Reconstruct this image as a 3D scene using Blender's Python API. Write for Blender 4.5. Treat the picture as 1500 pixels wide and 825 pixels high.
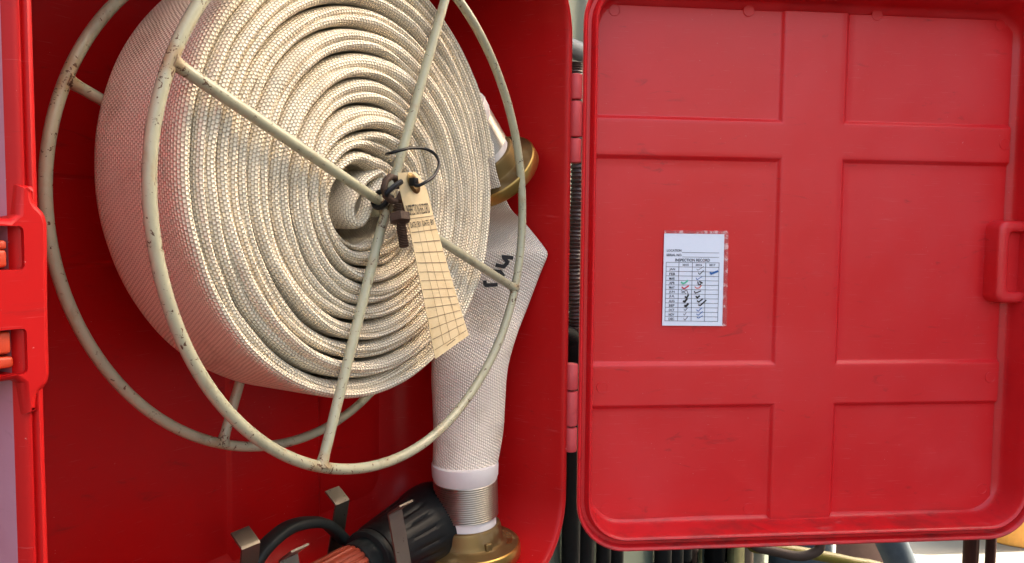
import bpy, bmesh, math, random
from mathutils import Vector, Matrix, noise
from mathutils.bvhtree import BVHTree

random.seed(7)
for o in list(bpy.data.objects): bpy.data.objects.remove(o)
SC = bpy.context.scene
COL = SC.collection
R = math.radians
V = Vector

# ------------------------------------------------------------------ camera
# world axes: x along the cabinet front (right), y into the cabinet, z up; front plane of the cabinet y = 0
FPX, PITCH, ROLL, YAW = 1106.7, 0.0622, 0.0095, 1.022
CAM = V((-0.4722, -0.3806, 1.5))
def h2w(v):   # heading frame -> world axes
    x, y, z = v
    return V((x*math.cos(YAW)+y*math.sin(YAW), -x*math.sin(YAW)+y*math.cos(YAW), z))
_f = h2w((0, math.cos(PITCH), -math.sin(PITCH))); _u = h2w((0, math.sin(PITCH), math.cos(PITCH))); _r = h2w((1, 0, 0))
E_R = _r*math.cos(ROLL)+_u*math.sin(ROLL); E_U = _u*math.cos(ROLL)-_r*math.sin(ROLL)
cd = bpy.data.cameras.new('camera'); cam = bpy.data.objects.new('camera', cd); COL.objects.link(cam)
cd.sensor_width = 36; cd.lens = FPX/1500*36; cd.clip_start = 0.02; cd.clip_end = 3000
M = Matrix.Identity(4)
for i in range(3):
    M[i][0] = E_R[i]; M[i][1] = E_U[i]; M[i][2] = -_f[i]; M[i][3] = CAM[i]
cam.matrix_world = M
SC.camera = cam
def ray(px, py): return (_f + E_R*((px-750)/FPX) + E_U*((412.5-py)/FPX))
def on_y(px, py, y): d = ray(px, py); return CAM + d*((y-CAM.y)/d.y)
def on_x(px, py, x): d = ray(px, py); return CAM + d*((x-CAM.x)/d.x)
def on_z(px, py, z): d = ray(px, py); return CAM + d*((z-CAM.z)/d.z)
def at_d(px, py, t): return CAM + ray(px, py)*t

# ------------------------------------------------------------------ light
SUN = V((0.50, -0.65, 0.57)).normalized()
w = bpy.data.worlds.new('World'); SC.world = w; w.use_nodes = True
nt = w.node_tree; bg = nt.nodes['Background']
sky = nt.nodes.new('ShaderNodeTexSky'); sky.sky_type = 'NISHITA'; sky.sun_disc = False
sky.sun_elevation = math.asin(SUN.z); sky.sun_rotation = math.atan2(SUN.x, SUN.y)
sky.air_density = 1.0; sky.dust_density = 6.0; sky.ozone_density = .6
nt.links.new(sky.outputs[0], bg.inputs[0]); bg.inputs[1].default_value = 0.15
sd = bpy.data.lights.new('sun', 'SUN'); sd.energy = 5.0; sd.angle = R(0.5); sd.color = (1, .93, .82)
so = bpy.data.objects.new('sun', sd); COL.objects.link(so)
so.rotation_euler = SUN.to_track_quat('Z', 'Y').to_euler(); so.location = (6, -4, 6)
SC.view_settings.view_transform = 'Standard'; SC.view_settings.look = 'None'
SC.view_settings.exposure = 2.62; SC.view_settings.gamma = 1
SC.view_settings.use_white_balance = True; SC.view_settings.white_balance_temperature = 7350; SC.view_settings.white_balance_tint = 10
SC.render.engine = 'CYCLES'
SC.cycles.max_bounces = 8; SC.cycles.diffuse_bounces = 5

# ------------------------------------------------------------------ materials
class NT:
    def __init__(s, name):
        s.m = bpy.data.materials.new(name); s.m.use_nodes = True; s.t = s.m.node_tree; s.b = s.t.nodes['Principled BSDF']
    def n(s, typ, **k):
        x = s.t.nodes.new(typ)
        for a, v in k.items():
            if a.startswith('i_'):
                key = a[2:]; key = int(key) if key.isdigit() else key
                x.inputs[key].default_value = v
            else: setattr(x, a, v)
        return x
    def l(s, a, b): s.t.links.new(a, b)
    def math(s, op, a, b=None, c=None):
        x = s.t.nodes.new('ShaderNodeMath'); x.operation = op
        for i, q in enumerate((a, b, c)):
            if q is None: continue
            if isinstance(q, (int, float)): x.inputs[i].default_value = q
            else: s.l(q, x.inputs[i])
        return x.outputs[0]
    def mix(s, f, a, b):
        x = s.t.nodes.new('ShaderNodeMix'); x.data_type = 'RGBA'
        for k, q in ((0, f), (6, a), (7, b)):
            if isinstance(q, (int, float)): x.inputs[k].default_value = q
            elif isinstance(q, tuple): x.inputs[k].default_value = (*q, 1) if len(q) == 3 else q
            else: s.l(q, x.inputs[k])
        return x.outputs[2]
    def noise(s, scale, detail=4, rough=.55, co=None, dist=0):
        x = s.n('ShaderNodeTexNoise', i_Scale=scale, i_Detail=detail, i_Roughness=rough, i_Distortion=dist)
        s.l(co or s.obj(), x.inputs['Vector']); return x.outputs[0]
    def obj(s):
        if not hasattr(s, '_o'): s._o = s.n('ShaderNodeNewGeometry').outputs['Position']
        return s._o
    def ramp(s, f, lo, hi): # smooth threshold
        x = s.n('ShaderNodeMapRange', i_1=lo, i_2=hi); x.interpolation_type = 'SMOOTHSTEP'
        s.l(f, x.inputs[0]); return x.outputs[0]
    def scale(s, v, co=None):
        x = s.n('ShaderNodeMapping'); x.inputs['Scale'].default_value = v; s.l(co or s.obj(), x.inputs['Vector']); return x.outputs[0]
    def bump(s, h, strength=.3, dist=.001, chain=None):
        x = s.n('ShaderNodeBump', i_Strength=strength, i_Distance=dist); s.l(h, x.inputs['Height'])
        if chain: s.l(chain, x.inputs['Normal'])
        s.l(x.outputs[0], s.b.inputs['Normal']); return x.outputs[0]
    def col(s, c):
        if isinstance(c, tuple): s.b.inputs['Base Color'].default_value = (*c, 1)
        else: s.l(c, s.b.inputs['Base Color'])
    def set(s, **k):
        for a, v in k.items():
            key = {'rough': 'Roughness', 'metal': 'Metallic', 'spec': 'Specular IOR Level', 'coat': 'Coat Weight', 'trans': 'Transmission Weight', 'alpha': 'Alpha', 'ior': 'IOR'}[a]
            if isinstance(v, (int, float)): s.b.inputs[key].default_value = v
            else: s.l(v, s.b.inputs[key])
        return s

def plain(name, c, rough=.6, metal=0, var=.25, scale=60, bump=.15, spec=.5):
    t = NT(name); n = t.noise(scale)
    t.col(t.mix(n, tuple(x*(1-var) for x in c), tuple(min(1, x*(1+var)) for x in c)))
    t.set(rough=rough, metal=metal, spec=spec)
    if bump: t.bump(t.noise(scale*8), bump, .0006)
    return t.m

def red_plastic(name, c, fade, rough=.38, spec=.42, grime=0):
    t = NT(name)
    big = t.noise(5, 5, .6); fine = t.noise(140, 3)
    c1 = t.mix(t.ramp(big, .35, .75), c, fade)
    scr = t.noise(1, 2, .6, t.scale((30, 30, 900)))                        # faint drawn scratches
    c2 = t.mix(t.math('MULTIPLY', t.ramp(scr, .66, .72), .10), c1, (.75, .35, .35))
    sm = t.noise(16, 6, .65, t.scale((1, 1, 3.2)), 1.5)                     # grime smears
    c3 = t.mix(t.math('MULTIPLY', t.ramp(sm, .60, .76), .42), c2, (.09, .012, .012))
    if grime:
        sx = t.n('ShaderNodeSeparateXYZ'); t.l(t.obj(), sx.inputs[0])
        low = t.math('SUBTRACT', 1, t.ramp(sx.outputs[2], grime, grime+.034))
        gm = t.math('MULTIPLY', low, t.ramp(t.noise(26, 5, .65, t.scale((1, 1, 5))), .40, .70))
        c3 = t.mix(t.math('MULTIPLY', gm, .62), c3, (.055, .020, .018))
    spk = t.noise(420, 2)
    c4 = t.mix(t.math('MULTIPLY', t.ramp(spk, .74, .78), .45), c3, (.6, .32, .3))
    t.col(c4)
    t.set(rough=t.math('ADD', t.math('MULTIPLY', big, .22), rough-.08), spec=spec)
    b = t.bump(t.noise(900, 2), .06, .0004)
    t.bump(t.noise(14, 2), .12, .004, b)
    return t.m

def weave(name, hi, lo, a=.0031, b=.0021, shift=.36, dirt=(.36, .27, .17)):
    t = NT(name)
    uv = t.n('ShaderNodeUVMap', uv_map='UVMap'); sp = t.n('ShaderNodeSeparateXYZ'); t.l(uv.outputs[0], sp.inputs[0])
    wob = t.math('MULTIPLY', t.math('SUBTRACT', t.noise(60, 2), .5), .0022)
    u = t.math('DIVIDE', t.math('ADD', sp.outputs[0], wob), a); v = t.math('DIVIDE', sp.outputs[1], b)
    row = t.math('FLOOR', v)
    u2 = t.math('ADD', t.math('ADD', u, t.math('MULTIPLY', row, shift)), t.math('MULTIPLY', t.math('FRACT', v), .06))
    fu = t.math('SUBTRACT', t.math('FRACT', u2), .5); fv = t.math('SUBTRACT', t.math('FRACT', v), .5)
    pu = t.math('SUBTRACT', 1, t.math('MULTIPLY', t.math('MULTIPLY', fu, fu), 4))
    pv = t.math('SUBTRACT', 1, t.math('MULTIPLY', t.math('MULTIPLY', fv, fv), 4))
    h = t.math('MULTIPLY', t.math('POWER', pu, .8), t.math('POWER', pv, .6))
    d1 = t.ramp(t.noise(22, 5, .6), .48, .74)
    hi2 = t.mix(t.math('MULTIPLY', d1, .42), hi, dirt)
    hi3 = t.mix(t.math('MULTIPLY', t.noise(7, 3), .30), hi2, (.80, .67, .46))
    orr = t.math('SUBTRACT', t.math('ADD', pu, pv), t.math('MULTIPLY', pu, pv))      # low only where four threads meet
    f_ = t.math('MULTIPLY', t.ramp(orr, .12, .70), t.math('ADD', t.math('MULTIPLY', t.ramp(h, .04, .55), .56), .44))
    t.col(t.mix(f_, lo, hi3))
    t.set(rough=.8, spec=.2)
    fb = t.noise(2500, 1)
    b1 = t.bump(fb, .15, .0003)
    t.bump(h, 1.0, .0011, b1)
    return t.m

def painted_metal():
    t = NT('reel_paint')
    at = t.n('ShaderNodeAttribute', attribute_name='rust')
    n1 = t.noise(210, 5, .68, None, .8); n2 = t.noise(30, 3)
    chip = t.ramp(t.math('ADD', n1, t.math('MULTIPLY', at.outputs['Fac'], .10)), .622, .645)
    stain = t.ramp(t.math('ADD', t.noise(60, 4), t.math('MULTIPLY', at.outputs['Fac'], .26)), .56, .80)
    paint = t.mix(n2, (.28, .275, .185), (.40, .385, .27))
    streak = t.ramp(t.noise(40, 4, .7, t.scale((1, 1, .3))), .52, .7)
    paint = t.mix(t.math('MULTIPLY', streak, .65), paint, (.19, .185, .12))
    c = t.mix(t.math('MULTIPLY', stain, .55), paint, (.27, .15, .055))
    c = t.mix(chip, c, t.mix(t.noise(300, 2), (.035, .018, .012), (.14, .06, .025)))
    t.col(c); t.set(rough=t.math('ADD', t.math('MULTIPLY', chip, .4), .38))
    t.bump(t.math('SUBTRACT', t.noise(200, 2), t.math('MULTIPLY', chip, 2)), .35, .0006)
    return t.m

def rusty(name, c1=(.10, .055, .035), c2=(.24, .12, .06)):
    t = NT(name); n = t.noise(260, 5, .7)
    t.col(t.mix(n, c1, c2)); t.set(rough=.7, metal=.35); t.bump(n, .6, .0008); return t.m

def metal(name, c, rough, spotc, spot=.66, sc=150):
    t = NT(name); s_ = t.ramp(t.noise(sc, 4, .6), spot, spot+(.05 if sc > 100 else .3)); n = t.noise(35, 4)
    c1 = t.mix(n, tuple(x*.72 for x in c), c)
    t.col(t.mix(s_, c1, spotc)); t.set(metal=t.math('SUBTRACT', 1, t.math('MULTIPLY', s_, .8)), rough=t.math('ADD', t.math('MULTIPLY', n, .25), t.math('ADD', t.math('MULTIPLY', s_, .4), rough-.1)))
    t.bump(t.noise(500, 3), .12, .0004); return t.m

def paper(name, c, stain, amt=.5):
    t = NT(name); n = t.ramp(t.noise(28, 5, .65), .42, .75); f = t.noise(600, 3)
    c1 = t.mix(t.math('MULTIPLY', n, amt), c, stain)
    t.col(t.mix(t.math('MULTIPLY', f, .12), c1, tuple(x*.6 for x in c))); t.set(rough=.75, spec=.25)
    t.bump(t.noise(60, 3), .15, .002); return t.m

MT = dict(
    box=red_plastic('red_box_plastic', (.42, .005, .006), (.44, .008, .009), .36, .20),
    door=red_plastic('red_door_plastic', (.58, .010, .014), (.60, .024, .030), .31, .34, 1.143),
    knuckle=red_plastic('faded_red_plastic', (.50, .035, .04), (.58, .10, .11), .5),
    shell=red_plastic('sky_sheen_red_plastic', (.46, .14, .19), (.50, .23, .31), .30),  # lilac sky reflection on the outer wall, put into the base colour
    lug=plain('orange_red_plastic', (.48, .038, .010), .5),
    weave=weave('cream_hose_weave', (.87, .78, .62), (.25, .145, .08), .0031, .0023, .44),
    tailweave=weave('cream_tail_weave', (.90, .81, .72), (.24, .13, .095), .0031, .0023, .38),
    paint=painted_metal(), rust=rusty('rusty_steel', (.022, .014, .010), (.075, .038, .022)),
    brass=metal('brass', (.52, .32, .095), .34, (.34, .22, .08), .55, 60),
    brassdull=metal('dull_brass', (.25, .165, .07), .5, (.22, .155, .075), .5, 60),
    wire=metal('binding_wire', (.48, .44, .38), .32, (.3, .26, .2), .8),
    clip=metal('clip_steel', (.24, .22, .185), .42, (.07, .045, .03), .64, 130),
    white=plain('white_rubber_sleeve', (.62, .575, .56), .55, 0, .08),
    black=plain('black_rubber', (.008, .009, .009), .75, 0, .4, 60, .15, .12),
    blackg=plain('black_glossy_plastic', (.006, .0065, .007), .42, 0, .3, 60, .05, .22),
    handle=plain('worn_black_handle', (.012, .0155, .015), .5, 0, .5, 90, .15, .25),
    grip=plain('orange_red_grip', (.27, .036, .014), .55, 0, .45, 120),
    rule=plain('brown_rule_ink', (.16, .11, .065), .8, 0, .2, 60, 0), ink=plain('black_ink', (.02, .018, .016), .8, 0, .2, 60, 0),
    marker=plain('black_marker', (.015, .013, .015), .6, 0, .2, 60, 0),
    tag=paper('tag_card', (.66, .53, .33), (.46, .30, .13), .55),
    card=paper('white_card', (.74, .78, .88), (.66, .72, .84), .4),
    inkb=plain('blue_ink', (.01, .11, .36), .6, 0, .1, 60, 0), inkg=plain('green_ink', (.08, .50, .33), .6, 0, .1, 60, 0),
    inkr=plain('red_ink', (.55, .03, .07), .6, 0, .1, 60, 0), inko=plain('orange_ink', (.72, .10, .05), .6, 0, .1, 60, 0),
    print=plain('grey_print', (.03, .033, .05), .7, 0, .1, 60, 0),
    wall=plain('grey_green_wall_paint', (.085, .115, .09), .6, 0, .12, 8, .2),
    asphalt=plain('asphalt', (.06, .058, .055), .85, 0, .3, 20, .3), ground=plain('pale_concrete', (.22, .21, .19), .85, 0, .15, 6, .3),
    shade_wall=plain('shade_wall_grey', (.45, .45, .44), .8),  # plain grey for the added wall that casts the shade
    bluepipe=plain('blue_grey_pipe', (.055, .075, .095), .6, 0, .25, 60, .15, .2), yellow=plain('yellow_rubber', (.13, .10, .008), .5),
    brown=plain('brown_rubber_hose', (.05, .032, .024), .65, 0, .3, 60, .15, .2), pinkbrown=plain('faded_brown_board', (.11, .055, .045), .7),
    orange=plain('orange_drum_plastic', (.90, .36, .07), .5), darkred=plain('dark_red_post', (.014, .002, .0015), .7, 0, .3, 60, .1, .1),
    whitepaint=plain('white_paint', (.78, .78, .76), .6), rag=plain('mottled_rag', (.12, .12, .05), .9, 0, .7, 40),
    corr=plain('dark_brown_conduit', (.045, .032, .025), .5),
)
def laminate():
    t = NT('clear_laminate'); t.col(t.mix(t.ramp(t.noise(110, 4), .5, .62), (.60, .10, .11), (.95, .80, .80))); t.set(rough=.08, alpha=.34, spec=.6); t.bump(t.noise(160, 3), .8, .002); return t.m
MT['laminate'] = laminate()


# ------------------------------------------------------------------ mesh helpers (world coordinates in, objects out)
def mesh_obj(name, verts, faces, mat, parent=None, smooth=40, uvs=None, attr=None, solid=None):
    origin = V((0, 0, 0))
    if parent is not None: origin = V(parent['_o'])
    else:
        xs = [v[0] for v in verts]; ys = [v[1] for v in verts]; zs = [v[2] for v in verts]
        origin = V(((min(xs)+max(xs))/2, (min(ys)+max(ys))/2, min(zs)))
    me = bpy.data.meshes.new(name)
    me.from_pydata([tuple(V(v)-origin) for v in verts], [], faces)
    me.materials.append(MT[mat] if isinstance(mat, str) else mat)
    if uvs:
        ul = me.uv_layers.new(name='UVMap')
        for lp in me.loops: ul.data[lp.index].uv = uvs[lp.vertex_index]
    if attr:
        a = me.attributes.new('rust', 'FLOAT', 'POINT')
        for i, q in enumerate(attr): a.data[i].value = q
    if smooth:
        for p in me.polygons: p.use_smooth = True
        me.set_sharp_from_angle(angle=R(smooth))
    o = bpy.data.objects.new(name, me); COL.objects.link(o)
    if parent is not None: o.parent = parent
    else: o.location = origin
    o['_o'] = tuple(origin)
    return o
def thing(name, loc, label, cat, group=None):
    o = bpy.data.objects.new(name, None); COL.objects.link(o); o.location = loc; o.empty_display_size = .05
    o['_o'] = tuple(loc); return tag(o, label, cat, group)
def tag(o, label, cat, group=None):
    o['label'] = label; o['category'] = cat
    if group: o['group'] = group
    return o
class MB:
    def __init__(s): s.v = []; s.f = []; s.a = []; s.uv = []
    def add(s, v, f, a=None):
        k = len(s.v); s.v += [V(q) for q in v]; s.f += [tuple(i+k for i in q) for q in f]; s.a += (a or [0]*len(v)); return s
    def obj(s, name, mat, parent=None, smooth=40, attr=False):
        return mesh_obj(name, s.v, s.f, mat, parent, smooth, None, s.a if attr else None)

def frames(path, closed=False, up=None):
    n = len(path); T = []
    for i in range(n):
        a = path[i-1] if (i or closed) else path[0]; b = path[(i+1) % n] if (i < n-1 or closed) else path[-1]
        T.append((b-a).normalized())
    N = (up or (V((0, 0, 1)) if abs(T[0].z) < .9 else V((1, 0, 0))))
    N = (N-T[0]*N.dot(T[0])).normalized(); out = []
    for i in range(n):
        N = (N-T[i]*N.dot(T[i]))
        N.normalize(); out.append((T[i], N.copy(), T[i].cross(N)))
    return out
def tube(path, r, seg=12, closed=False, mb=None, rust=None):
    path = [V(p) for p in path]; mb = mb or MB(); fr = frames(path, closed); n = len(path); v = []; f = []; at = []
    for i, p in enumerate(path):
        rr = r(i/(n-1)) if callable(r) else r
        for k in range(seg):
            a = 2*math.pi*k/seg; v.append(p+fr[i][1]*(rr*math.cos(a))+fr[i][2]*(rr*math.sin(a))); at.append(rust(p) if rust else 0)
    for i in range(n if closed else n-1):
        j = (i+1) % n
        for k in range(seg): f.append((i*seg+k, i*seg+(k+1) % seg, j*seg+(k+1) % seg, j*seg+k))
    if not closed:
        f.append(tuple(range(seg))[::-1]); f.append(tuple((n-1)*seg+k for k in range(seg)))
    return mb.add(v, f, at)
def smoothpath(pts, sub=8, closed=False):
    P = [V(p) for p in pts]; n = len(P); out = []
    for i in range(n if closed else n-1):
        g = (lambda k: P[k % n]) if closed else (lambda k: P[max(0, min(n-1, k))])
        p0, p1, p2, p3 = g(i-1), g(i), g(i+1), g(i+2)
        for s in range(sub):
            t = s/sub
            out.append(.5*((2*p1)+(p2-p0)*t+(2*p0-5*p1+4*p2-p3)*t*t+(3*p1-p0-3*p2+p3)*t**3))
    if not closed: out.append(P[-1].copy())
    return out
def lathe(prof, origin, axis, seg=40, mb=None, rfun=None, cap=True):
    mb = mb or MB(); axis = V(axis).normalized(); a0 = axis.orthogonal().normalized(); b0 = axis.cross(a0); v = []; f = []
    for (r, t) in prof:
        for k in range(seg):
            a = 2*math.pi*k/seg; q = r*(rfun(t, a) if rfun else 1)
            v.append(V(origin)+axis*t+a0*(q*math.cos(a))+b0*(q*math.sin(a)))
    for i in range(len(prof)-1):
        for k in range(seg): f.append((i*seg+k, (i+1)*seg+k, (i+1)*seg+(k+1) % seg, i*seg+(k+1) % seg)[::-1])
    if cap:
        f.append(tuple(range(seg))[::-1]); f.append(tuple((len(prof)-1)*seg+k for k in range(seg)))
    return mb.add(v, f)
def rrect(x0, x1, z0, z1, r, n=10):
    out = []
    for cx, cz, a0 in ((x1-r, z1-r, 0), (x0+r, z1-r, 90), (x0+r, z0+r, 180), (x1-r, z0+r, 270)):
        for k in range(n+1):
            a = R(a0+90*k/n); out.append((cx+r*math.cos(a), cz+r*math.sin(a)))
    return out
def loft(rings, mb=None, close=False, cap0=False, cap1=False):
    mb = mb or MB(); m = len(rings[0]); v = [p for r_ in rings for p in r_]; f = []
    for i in range(len(rings)-(0 if close else 1)):
        j = (i+1) % len(rings)
        for k in range(m): f.append((i*m+k, i*m+(k+1) % m, j*m+(k+1) % m, j*m+k))
    if cap0: f.append(tuple(range(m))[::-1])
    if cap1: f.append(tuple((len(rings)-1)*m+k for k in range(m)))
    return mb.add(v, f)
def bbox(mb, o, ax, ay, az, bev=0):
    # box spanned by o + [0,1]*ax + [0,1]*ay + [0,1]*az, with bevelled edges
    bm = bmesh.new(); vs = [bm.verts.new(V(o)+ax*i+ay*j+az*k) for i in (0, 1) for j in (0, 1) for k in (0, 1)]
    for q in ((0, 1, 3, 2), (4, 6, 7, 5), (0, 4, 5, 1), (2, 3, 7, 6), (0, 2, 6, 4), (1, 5, 7, 3)): bm.faces.new([vs[i] for i in q])
    bmesh.ops.recalc_face_normals(bm, faces=bm.faces)
    if bev: bmesh.ops.bevel(bm, geom=bm.edges[:], offset=bev, segments=3, affect='EDGES', profile=.5)
    bm.verts.index_update()
    mb.add([v.co.copy() for v in bm.verts], [tuple(v.index for v in f.verts) for f in bm.faces]); bm.free(); return mb
def strip(pts, wd, fmap, mb, sub=6):
    # flat ribbon along a 2-D polyline, mapped to 3-D by fmap
    P = []
    for a, b in zip(pts[:-1], pts[1:]):
        for s in range(sub): P.append((a[0]+(b[0]-a[0])*s/sub, a[1]+(b[1]-a[1])*s/sub))
    P.append(pts[-1]); v = []; f = []
    for i, p in enumerate(P):
        a = P[max(0, i-1)]; b = P[min(len(P)-1, i+1)]; dx, dy = b[0]-a[0], b[1]-a[1]; l = math.hypot(dx, dy) or 1
        ww = wd(i/(len(P)-1)) if callable(wd) else wd
        nx, ny = -dy/l*ww/2, dx/l*ww/2
        v.append(fmap(p[0]+nx, p[1]+ny)); v.append(fmap(p[0]-nx, p[1]-ny))
        if i: f.append((2*i-2, 2*i-1, 2*i+1, 2*i))
    return mb.add(v, f)
_tc = {}
def text(body, x0, x1, y0, y1, fmap, mb, bold=0):
    # lettering fitted in the box x0..x1, y0 (bottom) .. y1 (top) of a 2-D layout, mapped by fmap
    if (body, bold) not in _tc:
        c = bpy.data.curves.new('t', 'FONT'); c.body = body; c.offset = bold; c.resolution_u = 3
        o = bpy.data.objects.new('t', c); COL.objects.link(o); bpy.context.view_layer.update()
        me = bpy.data.meshes.new_from_object(o)
        _tc[(body, bold)] = ([tuple(v.co) for v in me.vertices], [tuple(p.vertices) for p in me.polygons])
        bpy.data.objects.remove(o); bpy.data.meshes.remove(me); bpy.data.curves.remove(c)
    v, f = _tc[(body, bold)]
    a0 = min(q[0] for q in v); a1 = max(q[0] for q in v); b0 = min(q[1] for q in v); b1 = max(q[1] for q in v)
    return mb.add([fmap(x0+(q[0]-a0)/(a1-a0)*(x1-x0), y0+(q[1]-b0)/(b1-b0)*(y1-y0)) for q in v], f)
def sheet_sample(E, v):   # piecewise linear on rows [(v, point), ...]
    for (a, p), (b, q) in zip(E[:-1], E[1:]):
        if v <= b: t = (v-a)/(b-a); return tuple(p[i]+(q[i]-p[i])*t for i in range(len(p)))
    return E[-1][1]

# ================================================================== SETTING
WALL_Y = .285
g = mesh_obj('ground', [(-400, -400, 0), (400, -400, 0), (400, 400, 0), (-400, 400, 0)], [(0, 1, 2, 3)], 'asphalt', None, 0); g['kind'] = 'structure'
mb = MB(); bbox(mb, V((2.3, -3, -.05)), V((9, 0, 0)), V((0, 5, 0)), V((0, 0, .054)))
g = mb.obj('pavement', 'ground', None, 0); g['kind'] = 'structure'
mb = MB(); bbox(mb, V((-1.6, WALL_Y, 0)), V((5.6, 0, 0)), V((0, .2, 0)), V((0, 0, 3.3)))
tag(mb.obj('wall', 'wall', None, 0), 'grey green painted wall behind the red box and hanging hoses', 'wall')
mb = MB(); bbox(mb, V((-1.1, -5, 0)), V((6.6, 0, 0)), V((0, 1, 0)), V((0, 0, 6)))  # out-of-view wall, added to keep the sun off cabinet and door
tag(mb.obj('added_shade_wall', 'shade_wall', None, 0), 'tall unseen grey wall added opposite the hose cabinet to shade it', 'wall')

# ================================================================== CABINET
X0, X1, Z0, Z1, CR = -.281, .264, 1.143, 1.778, .066      # rim opening
BACK = .232
cab = thing('hose_cabinet', ((X0+X1)/2, .12, Z0-.014), 'open red plastic hose cabinet with its door swung wide', 'cabinet')
def cring(o, y): return [V((x, y, z)) for x, z in rrect(X0-o, X1+o, Z0-o, Z1+o, max(.012, CR+o))]
prof = [(.013, .245), (.013, .014), (.0122, .006), (.010, .0018), (.0075, .0003), (.0068, .0004), (.0060, .0022), (.0052, .0024), (.0044, .0006),
        (.0036, .0), (.0016, .0005), (.0004, .0025), (0, .006), (-.0015, .03), (-.006, .17), (-.0075, .19), (-.011, .207), (-.018, .2195), (-.028, .2275), (-.044, BACK+.0022)]
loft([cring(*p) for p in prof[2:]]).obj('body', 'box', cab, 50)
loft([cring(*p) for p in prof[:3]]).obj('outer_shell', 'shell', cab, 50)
# moulded back panel: raised vertical and horizontal bands
def heightfield(xs, zs, hf, place, clip):
    v = []; f = []
    for z in zs:
        for x in xs:
            cx, cz = clip(x, z); v.append(place(cx, cz, hf(x, z)))
    m = len(xs)
    for j in range(len(zs)-1):
        for i in range(m-1): f.append((j*m+i, j*m+i+1, (j+1)*m+i+1, (j+1)*m+i))
    return v, f
def clipper(x0, x1, z0, z1, r):
    def c(x, z):
        x = max(x0, min(x1, x)); z = max(z0, min(z1, z))
        qx = min(max(x, x0+r), x1-r); qz = min(max(z, z0+r), z1-r); dx, dz = x-qx, z-qz; d = math.hypot(dx, dz)
        if d > r: x, z = qx+dx*r/d, qz+dz*r/d
        return x, z
    return c
def sstep(a, b, x): t = max(0, min(1, (x-a)/(b-a))); return t*t*(3-2*t)
def lines(a, b, edges, w, n):
    s = set(round(a+(b-a)*i/n, 5) for i in range(n+1))
    for e in edges:
        for k in range(-4, 5): s.add(round(e+w*k/4, 5))
    return sorted(q for q in s if a <= q <= b)
def band(q, a, b, w): return sstep(a-w, a+w, q)*(1-sstep(b-w, b+w, q))
xg0 = on_y(335, 700, BACK).x; xg1 = on_y(467, 720, BACK).x; zg = on_y(110, 388, BACK).z
xs = lines(X0+.02, X1-.02, (xg0, xg1), .0025, 40); zs = lines(Z0+.02, Z1-.02, (zg, zg+.07), .0025, 40)
hv, hf = heightfield(xs, zs, lambda x, z: max(band(x, xg0, xg1, .0025), band(z, zg, zg+.07, .0025))*.0035+.0006*noise.noise(V((x*9, z*9, 0))),
                     lambda x, z, h: V((x, BACK+.0012-h, z)), clipper(X0+.032, X1-.032, Z0+.032, Z1-.032, CR-.03))
mesh_obj('back_panel', hv, [q[::-1] for q in hf], 'box', cab, 50)
mb = loft([[V((x, y, z)) for x, z in rrect(X0-.0128, X1+.0128, Z0-.0128, Z1+.0128, CR+.012)] for y in (.2448, .2452)], cap1=True)
mb.obj('back_cover', 'box', cab, 50)
for zz in (Z0+.1, Z1-.1):
    bbox(MB(), V((X0+.05, .2455, zz-.02)), V((X1-X0-.1, 0, 0)), V((0, WALL_Y-.2455-.0005, 0)), V((0, 0, .04)), .002).obj('mounting_rail', 'box', cab)
# latch block moulded into the left rim, with two pockets and the lugs in them
def P0(px, py, y=0.0): return on_y(px, py, y)
ZT, ZB = P0(70, 300).z, P0(72, 575).z
def latch_block():
    mb = MB(); rings = []
    inner = [P0(*q) for q in ((47, 272), (48, 284), (51, 296), (58, 304), (65, 312), (69, 324), (70.5, 340), (71, 440), (73, 535), (73, 550), (70, 561), (64, 569), (57, 575), (54, 586), (54, 604))]
    inner = [(p.x, p.z) for p in smoothpath(inner, 4)]
    zt_, zb_ = inner[0][1], inner[-1][1]; zo1, zo2 = P0(0, 320).z, P0(0, 560).z
    outer = [(X0-.0105, zb_), (X0-.0115, zo2-.002), (X0-.014, zo2), (X0-.040, zo2), (X0-.040, zo1), (X0-.014, zo1), (X0-.0115, zo1+.002), (X0-.0105, zt_)]
    base = inner+outer; N = len(base)
    def ol(d):
        out = []
        for i, (x, z) in enumerate(base):
            a_, b_ = base[i-1], base[(i+1) % N]; tx, tz = b_[0]-a_[0], b_[1]-a_[1]; l = math.hypot(tx, tz)
            out.append((x+tz/l*d, z-tx/l*d))
        return out
    for d, y in ((.0, .030), (0, .0015), (.0006, .0), (.0018, -.0012), (.0030, -.0016)): rings.append([V((x, y, z)) for x, z in ol(d)])
    loft(rings, mb)
    return mb, ol(.0030), -.0016
mbk, face, yf = latch_block()
pz = [(P0(0, 331).z, P0(0, 396).z), (P0(0, 484).z, P0(0, 552).z)]
pxr = P0(34, 400).x; pxl = X0-.034
k = len(mbk.v)
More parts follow.
